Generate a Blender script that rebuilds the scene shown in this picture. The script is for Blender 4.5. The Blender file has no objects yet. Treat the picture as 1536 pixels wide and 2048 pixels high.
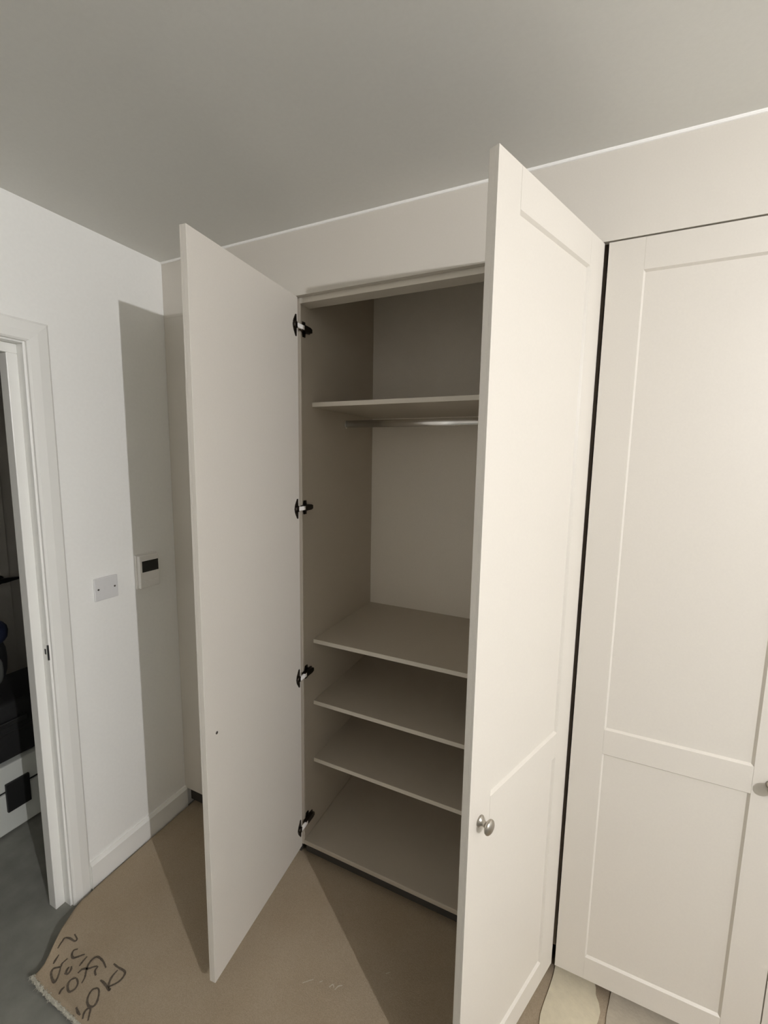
import bpy, bmesh, math, random
from mathutils import Vector, Matrix

random.seed(4)
sc = bpy.context.scene

# ---------------------------------------------------------------- camera
YAW, PITCH, ROLL = 0.43304, -0.12499, 0.01588
F_PX = 857.3                                  # focal length for a 1536x2048 frame
fwd = Vector((-math.sin(YAW) * math.cos(PITCH), math.cos(YAW) * math.cos(PITCH), math.sin(PITCH)))
rt = fwd.cross(Vector((0, 0, 1))).normalized()
up = rt.cross(fwd)
r2 = math.cos(ROLL) * rt + math.sin(ROLL) * up
u2 = -math.sin(ROLL) * rt + math.cos(ROLL) * up
cam_data = bpy.data.cameras.new('camera')
cam = bpy.data.objects.new('camera', cam_data)
sc.collection.objects.link(cam)
cam_data.sensor_fit = 'VERTICAL'
cam_data.sensor_height = 36.0
cam_data.lens = F_PX / 2048.0 * 36.0
cam_data.clip_start = 0.02
cam.matrix_world = Matrix(((r2.x, u2.x, -fwd.x, 1.59038), (r2.y, u2.y, -fwd.y, -1.27591),
                           (r2.z, u2.z, -fwd.z, 1.63839), (0, 0, 0, 1)))
sc.camera = cam

# ---------------------------------------------------------------- world, exposure
w = bpy.data.worlds.new('world')
sc.world = w
w.use_nodes = True
w.node_tree.nodes['Background'].inputs[0].default_value = (0.02, 0.02, 0.025, 1)
w.node_tree.nodes['Background'].inputs[1].default_value = 0.2
sc.view_settings.view_transform = 'Standard'
sc.view_settings.look = 'None'
sc.view_settings.gamma = 1.0
sc.view_settings.use_curve_mapping = False
sc.view_settings.exposure = 0.0
sc.cycles.use_denoising = True
sc.cycles.diffuse_bounces = 8
sc.cycles.max_bounces = 14
LAMP_POS = (3.32, -1.67, 2.113)
LAMP_STRENGTH = 22400.0
LAMP_COLOUR = (1.0, 0.984, 1.0)

# ---------------------------------------------------------------- helpers
def mat(name, col, rough=0.6, metal=0.0, noise=0.0, nscale=60.0, bump=0.0, bscale=300.0, bdist=0.001,
        spec=0.5, emit=None, estr=0.0):
    m = bpy.data.materials.new(name)
    m.use_nodes = True
    nt = m.node_tree
    b = nt.nodes['Principled BSDF']
    b.inputs['Base Color'].default_value = (*col, 1)
    b.inputs['Roughness'].default_value = rough
    b.inputs['Metallic'].default_value = metal
    b.inputs['Specular IOR Level'].default_value = spec
    tc = nt.nodes.new('ShaderNodeTexCoord')
    if noise > 0:
        n = nt.nodes.new('ShaderNodeTexNoise')
        n.inputs['Scale'].default_value = nscale
        n.inputs['Detail'].default_value = 4
        r = nt.nodes.new('ShaderNodeValToRGB')
        r.color_ramp.elements[0].position = 0.3
        r.color_ramp.elements[1].position = 0.7
        r.color_ramp.elements[0].color = (*[c * (1 - noise) for c in col], 1)
        r.color_ramp.elements[1].color = (*[min(1, c * (1 + noise)) for c in col], 1)
        nt.links.new(tc.outputs['Object'], n.inputs['Vector'])
        nt.links.new(n.outputs['Fac'], r.inputs['Fac'])
        nt.links.new(r.outputs['Color'], b.inputs['Base Color'])
    if bump > 0:
        n2 = nt.nodes.new('ShaderNodeTexNoise')
        n2.inputs['Scale'].default_value = bscale
        n2.inputs['Detail'].default_value = 3
        bp = nt.nodes.new('ShaderNodeBump')
        bp.inputs['Strength'].default_value = bump
        bp.inputs['Distance'].default_value = bdist
        nt.links.new(tc.outputs['Object'], n2.inputs['Vector'])
        nt.links.new(n2.outputs['Fac'], bp.inputs['Height'])
        nt.links.new(bp.outputs['Normal'], b.inputs['Normal'])
    if emit:
        b.inputs['Emission Color'].default_value = (*emit, 1)
        b.inputs['Emission Strength'].default_value = estr
    return m

M = {
    'wall': mat('white emulsion', (0.87, 0.87, 0.845), 0.75, bump=0.15, bscale=220, noise=0.012, nscale=90),
    'far_wall': mat('wall tone lowered to cut bounce', (0.52, 0.49, 0.45), 0.8, bump=0.15),  # unseen wall, colour lowered so less light bounces towards the wardrobes
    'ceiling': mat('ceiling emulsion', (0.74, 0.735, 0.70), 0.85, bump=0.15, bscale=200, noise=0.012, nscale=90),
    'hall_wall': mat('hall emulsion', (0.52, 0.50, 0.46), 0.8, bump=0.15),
    'gloss': mat('white satin woodwork', (0.84, 0.84, 0.81), 0.35),
    'bead': mat('white sealant', (0.90, 0.89, 0.86), 0.4),
    'cashmere': mat('cashmere door foil', (0.64, 0.605, 0.545), 0.42, noise=0.012, nscale=240, bump=0.05, bscale=500),
    'carcass': mat('cashmere carcass board', (0.51, 0.46, 0.385), 0.5, noise=0.015, nscale=240),
    'plinth': mat('plinth board with painted shade', (0.055, 0.05, 0.043), 0.6),  # near-black colour paints in the shade of the recess under the doors
    'backing': mat('pale back board', (0.87, 0.825, 0.75), 0.55, noise=0.015, nscale=240),
    'edging': mat('board edging', (0.70, 0.655, 0.58), 0.4),
    'carpet': None,
    'fray': mat('frayed pale carpet edge', (0.52, 0.50, 0.42), 0.95, noise=0.25, nscale=240, bump=0.8, bscale=300, bdist=0.004),
    'ink': mat('brown marker ink', (0.105, 0.083, 0.06), 0.9, noise=0.25, nscale=150),
    'lint': mat('pale lint', (0.50, 0.44, 0.345), 0.9),
    'offcut': mat('cream underlay', (0.60, 0.54, 0.40), 0.9, noise=0.05, nscale=40, bump=0.4, bscale=120, bdist=0.002),
    'offcut_dull': mat('beige underlay', (0.43, 0.38, 0.30), 0.9, noise=0.06, nscale=40, bump=0.4, bscale=120, bdist=0.002),
    'floor': mat('grey screed', (0.22, 0.22, 0.195), 0.85, noise=0.12, nscale=14, bump=0.3, bscale=90, bdist=0.002),
    'chrome': mat('chrome', (0.93, 0.93, 0.92), 0.26, 1.0),
    'nickel': mat('brushed nickel', (0.46, 0.43, 0.38), 0.30, 1.0, bump=0.05, bscale=400),
    'dark_metal': mat('dark hinge steel', (0.05, 0.043, 0.036), 0.38, 1.0),
    'link_glint': mat('hinge link with painted glint', (0.92, 0.90, 0.87), 0.3, 0.0),  # matt white stands in for the reflection on the metal link
    'black': mat('black lacquer', (0.012, 0.012, 0.012), 0.5),
    'screen': mat('dark display', (0.012, 0.012, 0.010), 0.15),
    'plastic': mat('white plastic', (0.70, 0.70, 0.70), 0.4),
    'thermo': mat('warm white plastic', (0.80, 0.785, 0.755), 0.45),
    'screw': mat('screw steel', (0.16, 0.15, 0.14), 0.4, 1.0),
    'black_fabric': mat('black nylon', (0.008, 0.008, 0.008), 0.8, bump=0.3),
    'blue_fabric': mat('navy blue nylon', (0.006, 0.011, 0.036), 0.8, bump=0.3),
    'grey_fabric': mat('pale grey canvas', (0.11, 0.115, 0.105), 0.85, bump=0.3),
    'crate': mat('white laminate', (0.62, 0.64, 0.60), 0.5),
    'bulb': mat('lit bulb', (1, 1, 1), 0.5, emit=LAMP_COLOUR, estr=LAMP_STRENGTH),
}

def carpet_mat():
    m = mat('beige carpet', (0.30, 0.245, 0.175), 0.95, spec=0.1)
    nt = m.node_tree
    b = nt.nodes['Principled BSDF']
    tc = nt.nodes.new('ShaderNodeTexCoord')
    n1 = nt.nodes.new('ShaderNodeTexNoise'); n1.inputs['Scale'].default_value = 420; n1.inputs['Detail'].default_value = 3
    n2 = nt.nodes.new('ShaderNodeTexNoise'); n2.inputs['Scale'].default_value = 5; n2.inputs['Detail'].default_value = 3
    r1 = nt.nodes.new('ShaderNodeValToRGB')
    r1.color_ramp.elements[0].position = 0.3; r1.color_ramp.elements[1].position = 0.7
    r1.color_ramp.elements[0].color = (0.33, 0.268, 0.19, 1)
    r1.color_ramp.elements[1].color = (0.415, 0.34, 0.25, 1)
    mx = nt.nodes.new('ShaderNodeMix'); mx.data_type = 'RGBA'; mx.blend_type = 'MULTIPLY'
    r2_ = nt.nodes.new('ShaderNodeValToRGB')
    r2_.color_ramp.elements[0].position = 0.35; r2_.color_ramp.elements[1].position = 0.65
    r2_.color_ramp.elements[0].color = (0.94, 0.92, 0.89, 1)
    r2_.color_ramp.elements[1].color = (1, 1, 1, 1)
    mx.inputs[0].default_value = 1.0
    bp = nt.nodes.new('ShaderNodeBump'); bp.inputs['Strength'].default_value = 0.5; bp.inputs['Distance'].default_value = 0.002
    L = nt.links.new
    L(tc.outputs['Object'], n1.inputs['Vector']); L(tc.outputs['Object'], n2.inputs['Vector'])
    L(n1.outputs['Fac'], r1.inputs['Fac']); L(n2.outputs['Fac'], r2_.inputs['Fac'])
    L(r1.outputs['Color'], mx.inputs[6]); L(r2_.outputs['Color'], mx.inputs[7])
    L(mx.outputs[2], b.inputs['Base Color'])
    L(n1.outputs['Fac'], bp.inputs['Height']); L(bp.outputs['Normal'], b.inputs['Normal'])
    return m
M['carpet'] = carpet_mat()

def add_box(bm, x0, x1, y0, y1, z0, z1, bev=0.0, seg=2, mi=0):
    vs = [bm.verts.new(p) for p in ((x0, y0, z0), (x1, y0, z0), (x1, y1, z0), (x0, y1, z0),
                                    (x0, y0, z1), (x1, y0, z1), (x1, y1, z1), (x0, y1, z1))]
    fs = [bm.faces.new([vs[i] for i in f]) for f in
          ((0, 3, 2, 1), (4, 5, 6, 7), (0, 1, 5, 4), (1, 2, 6, 5), (2, 3, 7, 6), (3, 0, 4, 7))]
    for f in fs: f.material_index = mi
    if bev > 0:
        es = list({e for f in fs for e in f.edges})
        bmesh.ops.bevel(bm, geom=es, offset=bev, segments=seg, profile=0.5, affect='EDGES', material=mi)
    return vs

def add_prism(bm, outline, axis, a0, a1, mi=0):
    """outline: 2-D points in the plane normal to axis, extruded from a0 to a1."""
    def P(p, a):
        if axis == 'x': return (a, p[0], p[1])
        if axis == 'y': return (p[0], a, p[1])
        return (p[0], p[1], a)
    A = [bm.verts.new(P(p, a0)) for p in outline]
    B = [bm.verts.new(P(p, a1)) for p in outline]
    n = len(outline)
    fs = [bm.faces.new(A[::-1]), bm.faces.new(B)]
    for i in range(n):
        fs.append(bm.faces.new((A[i], A[(i + 1) % n], B[(i + 1) % n], B[i])))
    for f in fs: f.material_index = mi

def add_lathe(bm, prof, origin, axis, n=28, mi=0):
    """prof: (radius, distance along axis)."""
    ax = Vector(axis).normalized()
    a = ax.orthogonal().normalized(); b = ax.cross(a)
    o = Vector(origin)
    rings = []
    for r, h in prof:
        if r < 1e-6:
            rings.append([bm.verts.new(o + ax * h)])
        else:
            rings.append([bm.verts.new(o + ax * h + r * (math.cos(2 * math.pi * k / n) * a + math.sin(2 * math.pi * k / n) * b)) for k in range(n)])
    for R0, R1 in zip(rings, rings[1:]):
        for k in range(n):
            k2 = (k + 1) % n
            if len(R0) == 1 and len(R1) == 1: continue
            if len(R0) == 1: f = bm.faces.new((R0[0], R1[k2], R1[k]))
            elif len(R1) == 1: f = bm.faces.new((R0[k], R0[k2], R1[0]))
            else: f = bm.faces.new((R0[k], R0[k2], R1[k2], R1[k]))
            f.material_index = mi; f.smooth = True

def obj(name, bm, mats, parent=None, smooth=False, keep=False):
    bmesh.ops.recalc_face_normals(bm, faces=bm.faces)
    me = bpy.data.meshes.new(name)
    bm.to_mesh(me); bm.free()
    for m in (mats if isinstance(mats, (list, tuple)) else [mats]): me.materials.append(m)
    if smooth:
        for p in me.polygons: p.use_smooth = True
    o = bpy.data.objects.new(name, me)
    sc.collection.objects.link(o)
    if parent is not None: o.parent = parent
    return o

def box(name, m, x0, x1, y0, y1, z0, z1, parent=None, bev=0.0, label=None):
    bm = bmesh.new(); add_box(bm, x0, x1, y0, y1, z0, z1, bev)
    o = obj(name, bm, m, parent)
    if label: o['label'] = label
    return o

def thing(name, label, cat, loc=(0, 0, 0), rotz=0.0, group=None):
    o = bpy.data.objects.new(name, None)
    o.empty_display_size = 0.1
    sc.collection.objects.link(o)
    o.location = loc; o.rotation_euler = (0, 0, rotz)
    o['label'] = label; o['category'] = cat
    if group: o['group'] = group
    return o

def struct(o, label=None):
    o['kind'] = 'structure'
    if label: o['label'] = label
    return o

# ================================================================ the room
H = 2.40
ZT, ZB = 2.1819, 0.0815            # wardrobe door top and bottom
RX1, RY0 = 5.2, -4.2               # right wall, wall behind the camera
JY, JY2, DH = -0.503, -1.290, 1.972  # doorway: jamb sides and head
LT = 0.028                         # lining thickness

struct(box('floor', M['floor'], -1.6, RX1 + .1, RY0 - .1, 1.3, -0.1, 0.0), 'grey bare screed floor')
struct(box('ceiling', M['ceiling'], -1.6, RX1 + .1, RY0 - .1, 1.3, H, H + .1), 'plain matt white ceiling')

bm = bmesh.new()
wy0, wy1 = JY2 - LT, JY + LT
add_box(bm, -0.11, 0, wy1, 0.75, 0, H)
add_box(bm, -0.11, 0, RY0, wy0, 0, H)
add_box(bm, -0.11, 0, wy0, wy1, DH + LT, H)
struct(obj('wall_left', bm, M['wall']), 'white painted wall with a doorway')
bm = bmesh.new()
add_box(bm, 0, RX1, 0.65, 0.75, 0, H)
add_box(bm, 2.62, RX1, 0.0, 0.65, 0, 2.186)
struct(obj('wall_back', bm, M['wall']))
struct(box('wall_right', M['wall'], RX1, RX1 + .1, RY0, 0.75, 0, H))
struct(box('wall_front', M['far_wall'], -0.11, RX1, RY0 - .1, RY0, 0, H))
# hallway beyond the doorway
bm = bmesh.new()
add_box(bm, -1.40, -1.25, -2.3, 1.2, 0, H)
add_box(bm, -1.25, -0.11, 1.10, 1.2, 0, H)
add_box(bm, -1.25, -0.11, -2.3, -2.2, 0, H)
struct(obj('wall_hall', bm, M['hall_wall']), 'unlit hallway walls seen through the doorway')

# skirting boards
def skirting(name, x0, y0, y1, h=0.109):
    bm = bmesh.new()
    add_prism(bm, [(x0, 0), (x0 + .015, 0), (x0 + .015, h - .012), (x0 + .007, h), (x0, h)], 'y', y0, y1)
    return struct(obj(name, bm, M['gloss']), 'white painted skirting board')
skirting('baseboard_left', 0.0, JY + .072, -0.0005)
skirting('baseboard_front', 0.0, RY0, JY2 - .072)

# the doorway: lining, stop, architrave
d = bpy.data.objects.new('door_1', None); sc.collection.objects.link(d)
d.location = (0, JY, 0); struct(d, 'open doorway with white stepped frame')
def dbox(name, x0, x1, y0, y1, z0, z1, bev=0.0015, m='gloss', label=None):
    return box(name, M[m], x0, x1, y0 - JY, y1 - JY, z0, z1, d, bev, label)
dbox('lining', -0.112, 0.0, JY, JY + LT, 0, DH + LT)
dbox('lining', -0.112, 0.0, JY2 - LT, JY2, 0, DH + LT)
dbox('lining', -0.112, 0.0, JY2, JY, DH, DH + LT)
dbox('door_stop', -0.075, -0.033, JY - .030, JY, 0, DH - .03, 0.002)
dbox('door_stop', -0.075, -0.033, JY2, JY2 + .030, 0, DH - .03, 0.002)
dbox('door_stop', -0.075, -0.033, JY2, JY, DH - .03, DH, 0.002)
def arch_prof(s):   # y measured from the lining edge, x out from the wall
    a = s * .006
    return [(0.0, a), (.010, a), (.015, a + s * .006), (.016, a + s * .030), (.012, a + s * .058), (.004, a + s * .066), (0.0, a + s * .066)]
for jy, s in ((JY, 1), (JY2, -1)):
    bm = bmesh.new()
    add_prism(bm, [(x, jy - JY + y) for x, y in arch_prof(s)], 'z', 0, DH)
    for v in bm.verts:                      # mitred top
        if v.co.z > 1: v.co.z = DH + abs(v.co.y - (jy - JY)) - .0002
    obj('architrave', bm, M['gloss'], d)
bm = bmesh.new()
add_prism(bm, [(x, DH + y) for x, y in arch_prof(1)], 'y', JY2 - JY, 0)
for v in bm.verts:
    e = v.co.z - DH
    v.co.y += e if v.co.y > -.3 else -e
obj('architrave', bm, M['gloss'], d)
bm = bmesh.new()
add_box(bm, -0.004, 0.0012, -.0032, 0.001, .945, .998, 0.0006)      # lipped edge of the plate
add_box(bm, -0.022, -0.004, -.0016, 0.001, .945, .998, 0.0006, mi=1)
add_box(bm, -0.021, -0.012, -.0022, 0.001, .963, .982, 0.0004)
o = obj('strike_plate', bm, [M['black'], M['gloss']], d); o['label'] = 'small black strike plate'

# far door across the hallway with a black lever handle
d2 = bpy.data.objects.new('door_2', None); sc.collection.objects.link(d2)
d2.location = (-1.25, -0.5, 0); struct(d2, 'dim flush door across the unlit hallway')
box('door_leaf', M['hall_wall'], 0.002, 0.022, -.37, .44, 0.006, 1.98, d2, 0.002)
bm = bmesh.new()
add_lathe(bm, [(0, 0), (.026, 0), (.026, .008), (.010, .010), (.010, .045), (0, .047)], (.022, .385, .955), (1, 0, 0), 20)
add_prism(bm, [(.37, .944), (.40, .943), (.455, .950), (.49, .954), (.49, .957), (.455, .962), (.40, .968), (.37, .967)], 'x', .058, .072)
o = obj('lever_handle', bm, M['black'], d2); o['label'] = 'black lever handle'

# fitted surround of the wardrobes
struct(box('trim_1', M['cashmere'], 0.001, 0.6335, 0.0, 0.018, 0.100, 2.186, bev=0.0008), 'beige infill panel between white wall and open wardrobe')
struct(box('trim_2', M['cashmere'], 0.001, RX1, 0.0, 0.018, 2.1861, H - .004), 'beige panel over the wardrobes, up to the ceiling')
bm = bmesh.new()
pr = [(0.001, H), (-0.0052, H), (-0.0050, H - .0022), (-0.0030, H - .0058), (0.001, H - .0070)]
add_prism(bm, pr, 'x', 0.001, RX1)
struct(obj('trim_3', bm, M['bead']), 'thin white sealant bead along the ceiling edge')
struct(box('trim_4', M['plinth'], 0.001, 0.6335, 0.030, 0.046, 0.0185, 0.1005), 'recessed plinth under the infill panel, coloured dark for the shade there')

# ================================================================ wardrobes
CZ = 0.018                          # top of the loose carpet
DW, DT, SW = 0.4916, 0.020, 0.0848
R1, R2, R3, R4 = 2.1018, 0.8983, 0.8164, 0.1610
REC, CH = 0.0062, 0.0050            # panel recess, chamfer width
HZ = (2.086, 1.452, 0.803, 0.170)   # hinge heights

def stile_bm(xa, xb, inner):        # inner: +1 chamfer on xb, -1 on xa
    bm = bmesh.new()
    if inner > 0: pr = [(xa, 0), (xb - CH, 0), (xb, REC), (xa, REC)]
    else: pr = [(xa, REC), (xa, 0 + 0), (xb, 0), (xb, REC)]; pr = [(xa, REC), (xa + CH, 0), (xb, 0), (xb, REC)]
    add_prism(bm, pr, 'z', ZB, ZT)
    return bm

def rail_bm(xa, xb, za, zb, ca, cb):
    bm = bmesh.new()
    add_prism(bm, [(REC, za), (0, za + (CH if ca else 0)), (0, zb - (CH if cb else 0)), (REC, zb)], 'x', xa, xb)
    for v in bm.verts:                      # ends cut to meet the chamfered stiles
        if v.co.y < REC / 2: v.co.x += -CH if v.co.x < (xa + xb) / 2 else CH
    return bm

def knob_bm(x, z):
    bm = bmesh.new()
    add_lathe(bm, [(0, 0), (.0125, 0), (.0130, .002), (.0105, .0045), (.0070, .008), (.0062, .013), (.0080, .017), (.0140, .0195),
                   (.0163, .0215), (.0168, .0240), (.0160, .0265), (.0125, .0292), (.0065, .0308), (0, .0312)], (x, 0, z), (0, -1, 0), 32)
    return bm

def hinge_mesh(z, s, swing):
    """hinge for a door whose closed direction is s (+1: hinged on the left) opened by swing; door-local coordinates."""
    bm = bmesh.new()
    yi = DT
    X = lambda a: s * a
    # cup flange on the inner face, waisted like a bow tie
    pr = [(.011, -.034), (.015, -.034), (.028, -.016), (.030, -.008), (.030, .008), (.028, .016), (.015, .034), (.011, .034), (.010, .012), (.010, -.012)]
    add_prism(bm, [(X(a), z + b) for a, b in pr], 'y', yi - .001, yi + .0028)
    add_lathe(bm, [(0, 0), (.013, 0), (.013, .007), (.010, .009), (0, .009)], (X(.021), yi, z), (0, 1, 0), 16)
    # bright link spanning from the cup to the arm
    x0, x1 = sorted((X(.017), X(-.012)))
    add_box(bm, x0, x1, yi + .004, yi + .0125, z - .0065, z + .0065, 0.001, mi=1)
    # arm and mounting plate: laid along the carcass side (world y), expressed in the door frame
    c, sn = math.cos(swing), math.sin(swing)
    def W(p):   # closed-door frame -> door frame (rotation by -swing about the hinge edge)
        return (c * p[0] + sn * p[1], -sn * p[0] + c * p[1], p[2])
    def wbox(xa, xb, ya, yb, za, zb, bev):
        n0 = len(bm.verts)
        bm.verts.ensure_lookup_table()
        before = set(bm.verts)
        add_box(bm, xa, xb, ya, yb, za, zb, bev)
        for v in bm.verts:
            if v not in before: v.co = W(v.co)
    return bm, W, wbox

def make_door(parent, hand, hx, angle, pivot_inner):
    """hand +1: hinged on its left edge. hx: hinge edge x in world when closed."""
    par = parent.location
    s = hand
    rot = -angle if s > 0 else angle
    if angle and pivot_inner:       # left door: inner face passes through the pivot
        org = Vector((pivot_inner[0] - DT * math.sin(angle), pivot_inner[1] - DT * math.cos(angle), 0))
    elif angle:
        org = Vector((hx, 0.0007, 0))
    else:
        org = Vector((hx, 0, 0))
    xs = sorted((0, s * DW))
    bm = bmesh.new()
    add_box(bm, xs[0], xs[1], REC, DT, ZB, ZT, 0.0009)
    door = obj('door', bm, M['cashmere'], parent)
    door.location = org - Vector(par); door.rotation_euler = (0, 0, rot)
    g = 0.0005
    a0, a1 = xs[0], xs[1]
    obj('stile', stile_bm(a0, a0 + SW, +1), M['cashmere'], door)
    obj('stile', stile_bm(a1 - SW, a1, -1), M['cashmere'], door)
    for za, zb, ca, cb in ((ZB, R4, 0, 1), (R3, R2, 1, 1), (R1, ZT, 1, 0)):
        obj('rail', rail_bm(a0 + SW + g, a1 - SW - g, za, zb, ca, cb), M['cashmere'], door)
    o = obj('knob', knob_bm(s * (DW - .0415), .858), M['nickel'], door); o['label'] = 'brushed nickel mushroom knob'
    bm = bmesh.new()
    add_lathe(bm, [(0, 0), (.0042, 0), (.0042, .001), (.003, .0018), (0, .0018)], (s * (DW - .0415), DT, .858), (0, 1, 0), 12)
    obj('screw', bm, M['screw'], door)
    return door, org, rot

def add_hinges(door, org, rot, side_x, s):
    """hinges bridging an open door and the carcass side at world x = side_x."""
    inv = Matrix.Rotation(-rot, 3, 'Z')
    for z in HZ:
        bm = bmesh.new()
        yi = DT
        pr = [(.012, -.036), (.016, -.036), (.028, -.017), (.031, -.009), (.031, .009), (.028, .017), (.016, .036), (.012, .036), (.011, .013), (.011, -.013)]
        add_prism(bm, [(s * a, z + b) for a, b in pr], 'y', yi - .001, yi + .003)
        add_lathe(bm, [(0, 0), (.012, 0), (.012, .008), (.009, .010), (0, .010)], (s * .021, yi, z), (0, 1, 0), 16)
        def wverts(fn):
            before = set(bm.verts)
            fn()
            for v in bm.verts:
                if v not in before: v.co = inv @ (v.co - org)
        m = s   # carcass side faces +x for a left hung door
        def X(a, b): return tuple(sorted((side_x + m * a, side_x + m * b)))
        def link():
            x0, x1 = X(.010, .0175)
            add_box(bm, x0, x1, -.018, .026, z - .0075, z + .0075, 0.0012, mi=1)
        def arm():
            x0, x1 = X(.003, .017)
            add_prism(bm, [(.014, z - .009), (.030, z - .011), (.064, z - .010), (.074, z - .006), (.074, z + .006), (.064, z + .010), (.030, z + .011), (.014, z + .009)], 'x', x0, x1)
        def plate():
            x0, x1 = X(0, .0035)
            add_prism(bm, [(.036, z - .026), (.050, z - .026), (.052, z - .010), (.078, z - .008), (.078, z + .008), (.052, z + .010), (.050, z + .026), (.036, z + .026), (.032, z + .010), (.032, z - .010)], 'x', x0, x1)
            for dz in (-.019, .019):
                add_lathe(bm, [(0, 0), (.0045, 0), (.004, .003), (0, .003)], (side_x + m * .0035, .043, z + dz), (m, 0, 0), 10)
        wverts(link); wverts(arm); wverts(plate)
        o = obj('hinge', bm, [M['dark_metal'], M['link_glint']], door)
        o['label'] = 'dark steel hinge with a link whitened as a metal glint'

def make_wardrobe(x0, x1, label, shelves, plinth_y, left_angle=0.0, right_angle=0.0, pivL=None, hL=None, hR=None, screw=True):
    t = thing('fitted_wardrobe', label, 'wardrobe', ((x0 + x1) / 2, 0.31, 0))
    cx = (x0 + x1) / 2; cy = .31
    def b(name, m, xa, xb, ya, yb, za, zb, bev=0.0, lab=None):
        return box(name, M[m], xa - cx, xb - cx, ya - cy, yb - cy, za, zb, t, bev, lab)
    P = .018
    b('side_panel', 'carcass', x0, x0 + P, .0225, .622, ZB - .0165, 2.39)
    b('side_panel', 'carcass', x1 - P, x1, .0750, .622, ZB - .0165, 2.39)
    b('back_panel', 'backing', x0 + P, x1 - P, .604, .613, .03, 2.39)
    b('top_panel', 'carcass', x0 + P, x1 - P, .10, .604, 2.376, 2.392)
    b('base_panel', 'carcass', x0 + P, x1 - P, .0225, .604, ZB - .0165, ZB + .0015, 0.003)
    b('front_rail', 'edging', x0 + P, x1 - P, .0215, .082, 2.168, 2.215, 0.001)
    b('plinth', 'plinth', x0 + P, x1 - P, plinth_y, plinth_y + .016, CZ + .0005, ZB - .0165)
    b('front_post', 'carcass', x0 + P, x0 + P + .0015, .0225, .084, ZB + .0015, 2.168)
    b('front_post', 'carcass', x1 - P - .0130, x1 - P, .0225, .084, ZB + .0015, 2.168)  # hidden post, thickened to block lamp light leaking through the hinge gap
    for z in shelves:
        s = b('shelf', 'carcass', x0 + P, x1 - P, .0985, .604, z - .016, z)
        e = box('shelf_edging', M['edging'], x0 + P - cx, x1 - P - cx, .0975 - cy, .0985 - cy, z - .016, z, s)
    # oval hanging rail with end sockets
    bm = bmesh.new()
    n = 20
    prof = [(.0075 * math.cos(2 * math.pi * k / n) + .338 - cy, .0150 * math.sin(2 * math.pi * k / n) + 1.779) for k in range(n)]
    add_prism(bm, prof, 'x', x0 + P + .001 - cx, x1 - P - .001 - cx)
    r = obj('hanging_rail', bm, M['chrome'], t); r['label'] = 'chrome oval hanging rail'
    for p in r.data.polygons:
        if len(p.vertices) == 4: p.use_smooth = True
    for sx, dirx in ((x0 + P, 1), (x1 - P, -1)):
        bm = bmesh.new()
        pr = [(.0105 * math.cos(2 * math.pi * k / n) + .338 - cy, .0185 * math.sin(2 * math.pi * k / n) + 1.779) for k in range(n)]
        a, c = sorted((sx - cx, sx - cx + dirx * .009))
        add_prism(bm, pr, 'x', a, c)
        obj('rail_socket', bm, M['chrome'], r)
    dl = make_door(t, +1, hL, left_angle, pivL)
    dr = make_door(t, -1, hR, right_angle, None)
    if left_angle: add_hinges(dl[0], dl[1], dl[2], x0 + P + .0015, +1)
    if right_angle: add_hinges(dr[0], dr[1], dr[2], x1 - P - .0130, -1)
    return t, dl, dr

TL, TR = 1.49228, 1.19568
X3 = 1.6106
wardrobe, left_door, right_door = make_wardrobe(
    0.6345, 1.6095, 'beige fitted wardrobe with both doors wide open showing four shelves and a chrome rail', (1.8402, .9151, .6528, .3990), .040,
    TL, TR, (.6602, .0013), .6602, 1.6005)
left_door[0]['label'] = 'door opened to the left, plain inner face showing'
right_door[0]['label'] = 'door opened to the right, panelled outer face showing'
wardrobe2, dl2, dr2 = make_wardrobe(
    1.6112, 2.6000, 'beige fitted wardrobe with panelled doors shut, at the right edge beside the open one', (1.8402,), .066,
    0, 0, None, X3, X3 + 2 * DW + .003)
# ================================================================ things on the left wall
t = thing('wall_plate', 'white blank cover plate with two screws on the lit part of the white wall', 'wall plate', (0, -.3035, 1.143))
bm = bmesh.new(); add_box(bm, 0, .0085, -.043, .043, -.043, .043, .0028, 3); obj('plate', bm, M['plastic'], t)
for dy in (-.0302, .0302):
    bm = bmesh.new(); add_lathe(bm, [(0, 0), (.0036, 0), (.0036, .0008), (.0022, .0012), (0, .0012)], (.0084, dy, 0), (1, 0, 0), 12)
    obj('screw', bm, M['screw'], t)
bm = bmesh.new(); add_box(bm, .0083, .0092, -.008, .008, -.004, .004, .0004)
o = obj('knockout', bm, M['plastic'], t); o['label'] = 'faint raised oblong'

t = thing('thermostat', 'white thermostat with a small dark screen in the door shadow', 'thermostat', (0, -.139, 1.170))
bm = bmesh.new(); add_box(bm, 0, .010, -.046, .046, -.068, .072, .003, 2); obj('back_plate', bm, M['thermo'], t)
bm = bmesh.new(); add_box(bm, .010, .027, -.042, .042, -.064, .068, .003, 3); obj('body', bm, M['thermo'], t)
bm = bmesh.new(); add_box(bm, .0268, .0278, -.033, .038, .001, .046, .0004); o = obj('screen', bm, M['screen'], t); o['label'] = 'dark blank screen'
for dy in (-.018, .004, .024):
    bm = bmesh.new(); add_box(bm, .0268, .0284, dy - .007, dy + .007, -.040, -.034, .0006); obj('button', bm, M['thermo'], t)

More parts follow.
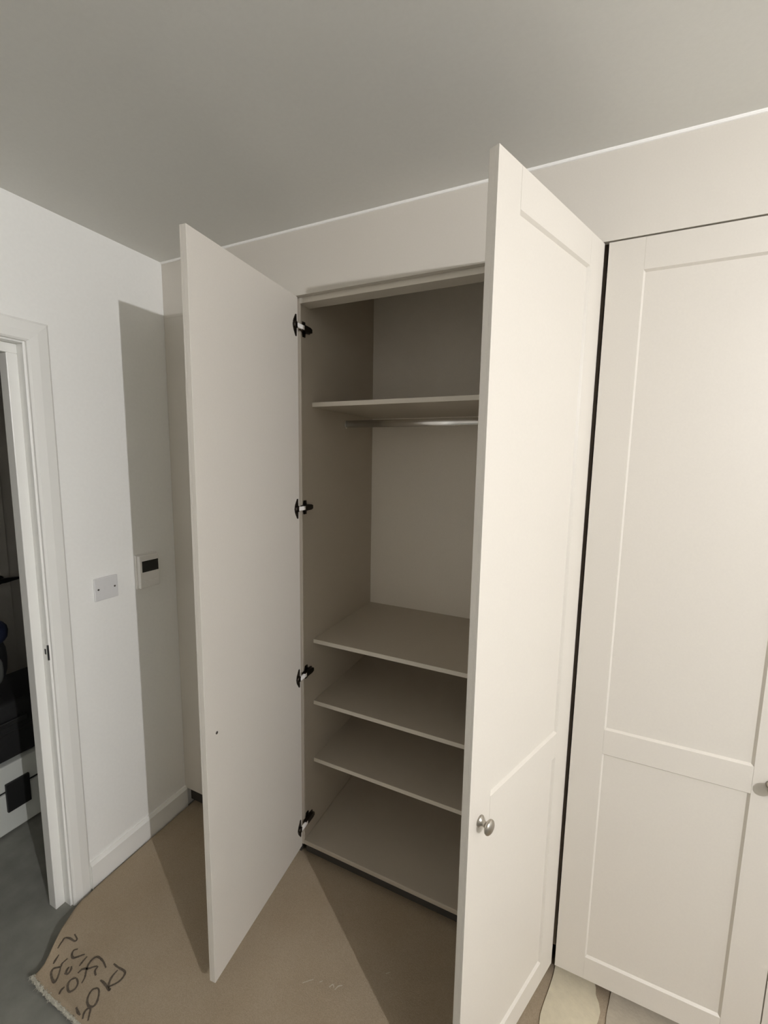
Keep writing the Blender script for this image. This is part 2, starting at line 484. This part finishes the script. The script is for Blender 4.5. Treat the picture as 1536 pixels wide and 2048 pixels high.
# ================================================================ carpet
c = thing('carpet', 'loose beige carpet with handwritten marker letters near its frayed corner', 'carpet', (1.3, -.33, 0))
cxo, cyo = 1.3, -.33
LEFT = [(.100, .021), (-.10, .021), (-.20, .022), (-.34, .024), (-.43, .026), (-.50, .038), (-.56, .084), (-.61, .120), (-.66, .147), (-.692, .152)]
def left_x(y):
    for (ya, xa), (yb, xb) in zip(LEFT, LEFT[1:]):
        if y >= yb:
            t_ = (ya - y) / (ya - yb); return xa + (xb - xa) * t_
    return LEFT[-1][1]
def lift(x, y):
    """the loose corner by the doorway curls up a little"""
    dx = max(0.0, 1 - (x - left_x(y)) / .085) * max(0.0, min(1, (-.40 - y) / .22))
    dy = max(0.0, 1 - (y + .692) / .07) * max(0.0, 1 - (x - .152) / .35)
    dx *= 1 - .52 * max(0.0, min(1, (-.59 - y) / .09))
    return .056 * dx ** 2 + .006 * dy ** 2
ys = [.100, 0, -.05, -.10, -.15, -.20, -.26, -.32, -.38, -.43, -.46, -.49, -.52, -.55, -.58, -.60, -.62, -.64, -.66, -.677, -.692]
xf = [0, .004, .012, .022, .035, .05, .07, .09, .12, .15, .19, .24, .30, .38, .48, .62, .8, 1.1, 1.5, 2.2, 2.55]
bm = bmesh.new()
top, bot = [], []
for y in ys:
    x0 = left_x(y)
    sc_ = (2.60 - x0) / xf[-1]
    rt_, rb_ = [], []
    for k, a in enumerate(xf):
        x = x0 + a * sc_
        wob = 0.0015 * math.sin(37 * y) if k == 0 else 0
        z = lift(x, y)
        rt_.append(bm.verts.new((x + wob - cxo, y - cyo, CZ + z - (.004 if k == 0 else 0))))
        rb_.append(bm.verts.new((x + wob - cxo, y - cyo, .001)))
    top.append(rt_); bot.append(rb_)
for i in range(len(ys) - 1):
    for k in range(len(xf) - 1):
        bm.faces.new((top[i][k], top[i + 1][k], top[i + 1][k + 1], top[i][k + 1]))
        bm.faces.new((bot[i][k], bot[i][k + 1], bot[i + 1][k + 1], bot[i + 1][k]))
    bm.faces.new((top[i][0], bot[i][0], bot[i + 1][0], top[i + 1][0]))
    bm.faces.new((top[i][-1], top[i + 1][-1], bot[i + 1][-1], bot[i][-1]))
for k in range(len(xf) - 1):
    bm.faces.new((top[0][k], top[0][k + 1], bot[0][k + 1], bot[0][k]))
    bm.faces.new((top[-1][k], bot[-1][k], bot[-1][k + 1], top[-1][k + 1]))
pile = obj('pile', bm, M['carpet'], c, smooth=True)
# pale frayed front edge: a lumpy roll with tufts
bm = bmesh.new()
n, seg = 8, 220
rings = []
for i in range(seg + 1):
    f = i / seg
    x = .150 + (1.9 - .150) * f ** 1.7
    y = -.694 + random.uniform(-.0012, .0012)
    z = CZ * .62 + lift(x, -.692) + random.uniform(-.001, .0015)
    r = .0062 + random.uniform(-.0009, .0010)
    rings.append([bm.verts.new((x - cxo, y - cyo + r * math.cos(2 * math.pi * k / n), z + r * 1.05 * math.sin(2 * math.pi * k / n))) for k in range(n)])
for A, B in zip(rings, rings[1:]):
    for k in range(n): bm.faces.new((A[k], A[(k + 1) % n], B[(k + 1) % n], B[k]))
bm.faces.new(rings[0]); bm.faces.new(rings[-1][::-1])
for i in range(420):
    f = random.random()
    x = .148 + (1.5 - .148) * f ** 1.7; y = -.696 + random.uniform(-.006, .008)
    z = CZ * .8 + lift(x, -.692) + random.uniform(-.004, .006)
    a = random.uniform(0, 6.28); L_ = random.uniform(.005, .011)
    dx, dy, dz = math.cos(a) * L_, -abs(math.sin(a)) * L_, random.uniform(-.005, .005)
    p = Vector((x - cxo, y - cyo, z)); q = p + Vector((dx, dy, dz)); w_ = Vector((.0009, .0009, 0)); u_ = Vector((0, 0, .0011))
    v = [bm.verts.new(p - w_), bm.verts.new(p + w_), bm.verts.new(p + u_), bm.verts.new(q)]
    for tri in ((0, 1, 3), (1, 2, 3), (2, 0, 3)): bm.faces.new([v[j] for j in tri])
o = obj('frayed_edge', bm, M['fray'], c, smooth=True); o['label'] = 'pale frayed cut edge'; o['kind'] = 'stuff'

# handwriting: flat marker strokes on the pile
STROKES = [
[(0.1449, -0.6197), (0.1367, -0.6037), (0.1311, -0.5912), (0.1375, -0.5804), (0.154, -0.575), (0.1536, -0.5675), (0.134, -0.5637)] ,
[(0.1697, -0.6463), (0.1651, -0.638), (0.1598, -0.6249)] ,
[(0.1862, -0.6145), (0.1868, -0.6308), (0.1916, -0.6379), (0.1809, -0.6523), (0.1903, -0.6638), (0.2145, -0.6699), (0.2188, -0.6657), (0.2053, -0.6498), (0.1904, -0.6362)] ,
[(0.225, -0.6404), (0.2161, -0.6332), (0.2137, -0.625)] ,
[(0.2184, -0.6412), (0.2294, -0.6383), (0.2271, -0.6279), (0.2181, -0.6206)] ,
[(0.1851, -0.583), (0.1784, -0.5913), (0.1846, -0.6007), (0.1985, -0.605), (0.2086, -0.5965), (0.2153, -0.5884), (0.2221, -0.5827)] ,
[(0.2346, -0.5828), (0.2358, -0.5931), (0.238, -0.604), (0.2403, -0.61)] ,
[(0.2574, -0.6625), (0.2573, -0.6712), (0.2635, -0.6809)] ,
[(0.2642, -0.6329), (0.2555, -0.6415), (0.2575, -0.6516), (0.268, -0.6596), (0.2826, -0.6633), (0.2891, -0.6559), (0.2894, -0.6472), (0.2812, -0.6381), (0.2663, -0.633)] ,
[(0.294, -0.6341), (0.286, -0.6202), (0.2712, -0.6068), (0.2604, -0.5933), (0.2583, -0.5799), (0.2652, -0.5694), (0.2875, -0.5684), (0.305, -0.5719), (0.3201, -0.5764)] ,
[(0.2556, -0.6234), (0.2579, -0.6108), (0.2735, -0.6011), (0.2824, -0.5921), (0.2914, -0.5855)] ,
[(0.3123, -0.6031), (0.2975, -0.5965), (0.2936, -0.5844)] ,
[(0.3411, -0.6766), (0.3565, -0.6812), (0.3701, -0.6825)] ,
[(0.3853, -0.6849), (0.3747, -0.6744), (0.3736, -0.6651), (0.38, -0.66), (0.3908, -0.6687), (0.403, -0.6803)] ,
[(0.349, -0.6209), (0.3402, -0.6294), (0.3434, -0.6427), (0.3547, -0.6539), (0.3702, -0.6587), (0.3824, -0.6549), (0.3834, -0.6443), (0.3735, -0.6325), (0.3592, -0.6225), (0.349, -0.6209)] ,
[(0.3376, -0.6044), (0.3523, -0.604), (0.3707, -0.6062), (0.3868, -0.6092), (0.3853, -0.6035)] ,
[(0.383, -0.6068), (0.3694, -0.5981), (0.3602, -0.5824), (0.3595, -0.5645)] ,
[(0.3318, -0.559), (0.3513, -0.5592), (0.3833, -0.5577), (0.3927, -0.5691), (0.3914, -0.5832), (0.384, -0.5955), (0.3772, -0.6031)] ,
]
def smooth_line(pts, sub=5):
    P = [Vector((a, b, 0)) for a, b in pts]
    if len(P) < 3: return P
    E = [P[0] * 2 - P[1]] + P + [P[-1] * 2 - P[-2]]
    out = []
    for i in range(1, len(E) - 2):
        for k in range(sub):
            t_ = k / sub
            a, b, c_, e = E[i - 1], E[i], E[i + 1], E[i + 2]
            out.append(.5 * ((2 * b) + (c_ - a) * t_ + (2 * a - 5 * b + 4 * c_ - e) * t_ ** 2 + (3 * b - a - 3 * c_ + e) * t_ ** 3))
    out.append(P[-1])
    return out
def stroke_bm(bm, pts, width, zfn, dz=.0012):
    L_ = smooth_line(pts)
    prev = None
    for i, p in enumerate(L_):
        a = L_[max(0, i - 1)]; b = L_[min(len(L_) - 1, i + 1)]
        tn = (b - a).normalized(); nn = Vector((-tn.y, tn.x, 0))
        f = i / (len(L_) - 1)
        wd = width * (.55 + .45 * math.sin(math.pi * min(1, max(.12, f * .9 + .08)))) * random.uniform(.85, 1.15)
        z = zfn(p.x, p.y) + dz
        l, r = p + nn * wd / 2, p - nn * wd / 2
        cur = (bm.verts.new((l.x - cxo, l.y - cyo, z)), bm.verts.new((r.x - cxo, r.y - cyo, z)))
        if prev: bm.faces.new((prev[0], prev[1], cur[1], cur[0]))
        prev = cur
bm = bmesh.new()
for s in STROKES: stroke_bm(bm, s, .0062, lambda x, y: CZ + lift(x, y) + .0008)
o = obj('marker_writing', bm, M['ink'], c); o['label'] = 'handwritten dark brown marker letters in slanted rows'
bm = bmesh.new()
for s in ([(.951, -.316), (.958, -.309)], [(.985, -.314), (.992, -.303), (.999, -.309)], [(1.004, -.312), (1.010, -.299), (1.020, -.292)], [(1.128, -.207), (1.138, -.198)], [(.905, -.34), (.93, -.318)]):
    stroke_bm(bm, s, .0034, lambda x, y: CZ)
o = obj('thread', bm, M['lint'], c); o['label'] = 'stray pale threads'; o['kind'] = 'stuff'

# underlay offcuts in front of the shut wardrobe
def offcut(name, label, outline, m, cz, cat='underlay'):
    cx_ = sum(p[0] for p in outline) / len(outline); cy_ = sum(p[1] for p in outline) / len(outline)
    bm = bmesh.new()
    pts = smooth_line([*outline, outline[0]], 2)[:-1]
    pts = [(p.x - cx_ + random.uniform(-.0015, .0015), p.y - cy_ + random.uniform(-.0015, .0015)) for p in pts]
    add_prism(bm, pts, 'z', 0, .0020)
    o = obj(name, bm, m)
    o.location = (cx_, cy_, cz)
    o['label'] = label; o['category'] = cat; o['group'] = 'underlay offcuts by the shut wardrobe'
    return o
offcut('underlay_offcut', 'cream underlay offcut on the carpet between the right open door and the shut wardrobe',
       [(1.615, .055), (1.600, -.02), (1.588, -.07), (1.580, -.14), (1.60, -.24), (1.68, -.27), (1.72, -.16), (1.727, -.07), (1.742, -.02), (1.731, .020), (1.726, .055), (1.67, .055)], M['offcut'], CZ + .0012)
offcut('underlay_offcut', 'duller beige underlay offcut below the shut wardrobe doors at the right edge',
       [(1.775, .055), (1.758, -.02), (1.753, -.06), (1.757, -.15), (1.85, -.19), (2.02, -.16), (2.12, -.06), (2.10, .055), (1.93, .055)], M['offcut_dull'], CZ + .0012)

# ================================================================ hallway things
t = thing('storage_crate', 'white lidded storage crate with a black latch on the hallway floor', 'crate', (-.72, -.42, 0))
bm = bmesh.new(); add_box(bm, -.17, .17, -.36, .36, 0.012, .192, .006); obj('body', bm, M['crate'], t)
bm = bmesh.new(); add_box(bm, -.17, .17, -.36, .36, .203, .316, .006); obj('lid', bm, M['crate'], t)
bm = bmesh.new(); add_box(bm, -.160, .160, -.35, .35, .186, .21); o = obj('seam', bm, M['black'], t); o['label'] = 'dark gap under the lid'
bm = bmesh.new(); add_box(bm, .168, .182, -.020, .066, .108, .238, .003); o = obj('latch', bm, M['black'], t); o['label'] = 'square black latch'
for sx in (-.13, .13):
    for sy in (-.3, .3):
        bm = bmesh.new(); add_lathe(bm, [(0, 0), (.016, 0), (.018, .013), (0, .013)], (sx, sy, 0), (0, 0, 1), 12); obj('foot', bm, M['black'], t)

t = thing('suitcase', 'black fabric suitcase lying on top of the white crate', 'suitcase', (-.725, -.42, .3165))
bm = bmesh.new(); add_box(bm, -.16, .16, -.33, .33, 0.0, .262, .03, 4); obj('shell', bm, M['black_fabric'], t, smooth=True)
bm = bmesh.new(); add_box(bm, -.1625, .1625, -.3325, .3325, .125, .135, .002); obj('zip', bm, M['black'], t)
bm = bmesh.new(); add_box(bm, .157, .177, -.08, -.06, .17, .19, .003); add_box(bm, .157, .177, .06, .08, .17, .19, .003); add_box(bm, .170, .182, -.08, .08, .168, .192, .004)
obj('handle', bm, M['black'], t)

t = thing('rucksack', 'black rucksack with navy blue flap standing on the black suitcase', 'rucksack', (-.74, -.475, .579))
def lump(bm, rx, ry, rz, c_, power=2.6, nu=24, nv=14):
    rings = []
    for i in range(nv + 1):
        ph = -math.pi / 2 + math.pi * i / nv
        ring = []
        for k in range(nu):
            th = 2 * math.pi * k / nu
            def sp(v): return math.copysign(abs(v) ** (2 / power), v)
            ring.append(bm.verts.new((c_[0] + rx * sp(math.cos(ph)) * sp(math.cos(th)), c_[1] + ry * sp(math.cos(ph)) * sp(math.sin(th)), c_[2] + rz * sp(math.sin(ph)))))
        rings.append(ring)
    for A, B in zip(rings, rings[1:]):
        for k in range(nu):
            try: bm.faces.new((A[k], A[(k + 1) % nu], B[(k + 1) % nu], B[k]))
            except ValueError: pass
    bmesh.ops.remove_doubles(bm, verts=bm.verts, dist=1e-5)
bm = bmesh.new(); lump(bm, .11, .155, .15, (0, 0, .15)); obj('body', bm, M['black_fabric'], t, smooth=True)
bm = bmesh.new(); lump(bm, .125, .165, .075, (.005, 0, .275), 2.4); o = obj('flap', bm, M['blue_fabric'], t, smooth=True); o['label'] = 'navy blue top flap'
bm = bmesh.new(); lump(bm, .04, .115, .085, (.10, -.01, .13), 3); o = obj('front_pocket', bm, M['grey_fabric'], t, smooth=True); o['label'] = 'pale grey front pocket'

# ================================================================ the pendant lamp that lights the room
def pendant():
    x, y, z = LAMP_POS
    t = thing('pendant_lamp', 'bare pendant bulb on a white cord hanging from the ceiling', 'lamp', (x, y, H))
    bm = bmesh.new(); add_lathe(bm, [(0, 0), (.05, 0), (.046, -.018), (.012, -.026), (0, -.026)], (0, 0, 0), (0, 0, 1), 24); obj('ceiling_rose', bm, M['plastic'], t)
    bm = bmesh.new(); add_lathe(bm, [(0, -.02), (.0035, -.02), (.0035, z - H + .075), (0, z - H + .075)], (0, 0, 0), (0, 0, 1), 10); obj('cord', bm, M['plastic'], t)
    bm = bmesh.new(); add_lathe(bm, [(0, .08), (.012, .08), (.014, .06), (.014, .02), (0, .02)], (0, 0, z - H), (0, 0, 1), 16); obj('lamp_holder', bm, M['plastic'], t)
    bm = bmesh.new(); add_lathe(bm, [(0, .02), (.007, .02), (.0100, .004), (.0104, -.003), (.008, -.0085), (0, -.011)], (0, 0, z - H), (0, 0, 1), 16); o = obj('bulb', bm, M['bulb'], t); o['label'] = 'small lit bulb'
pendant()
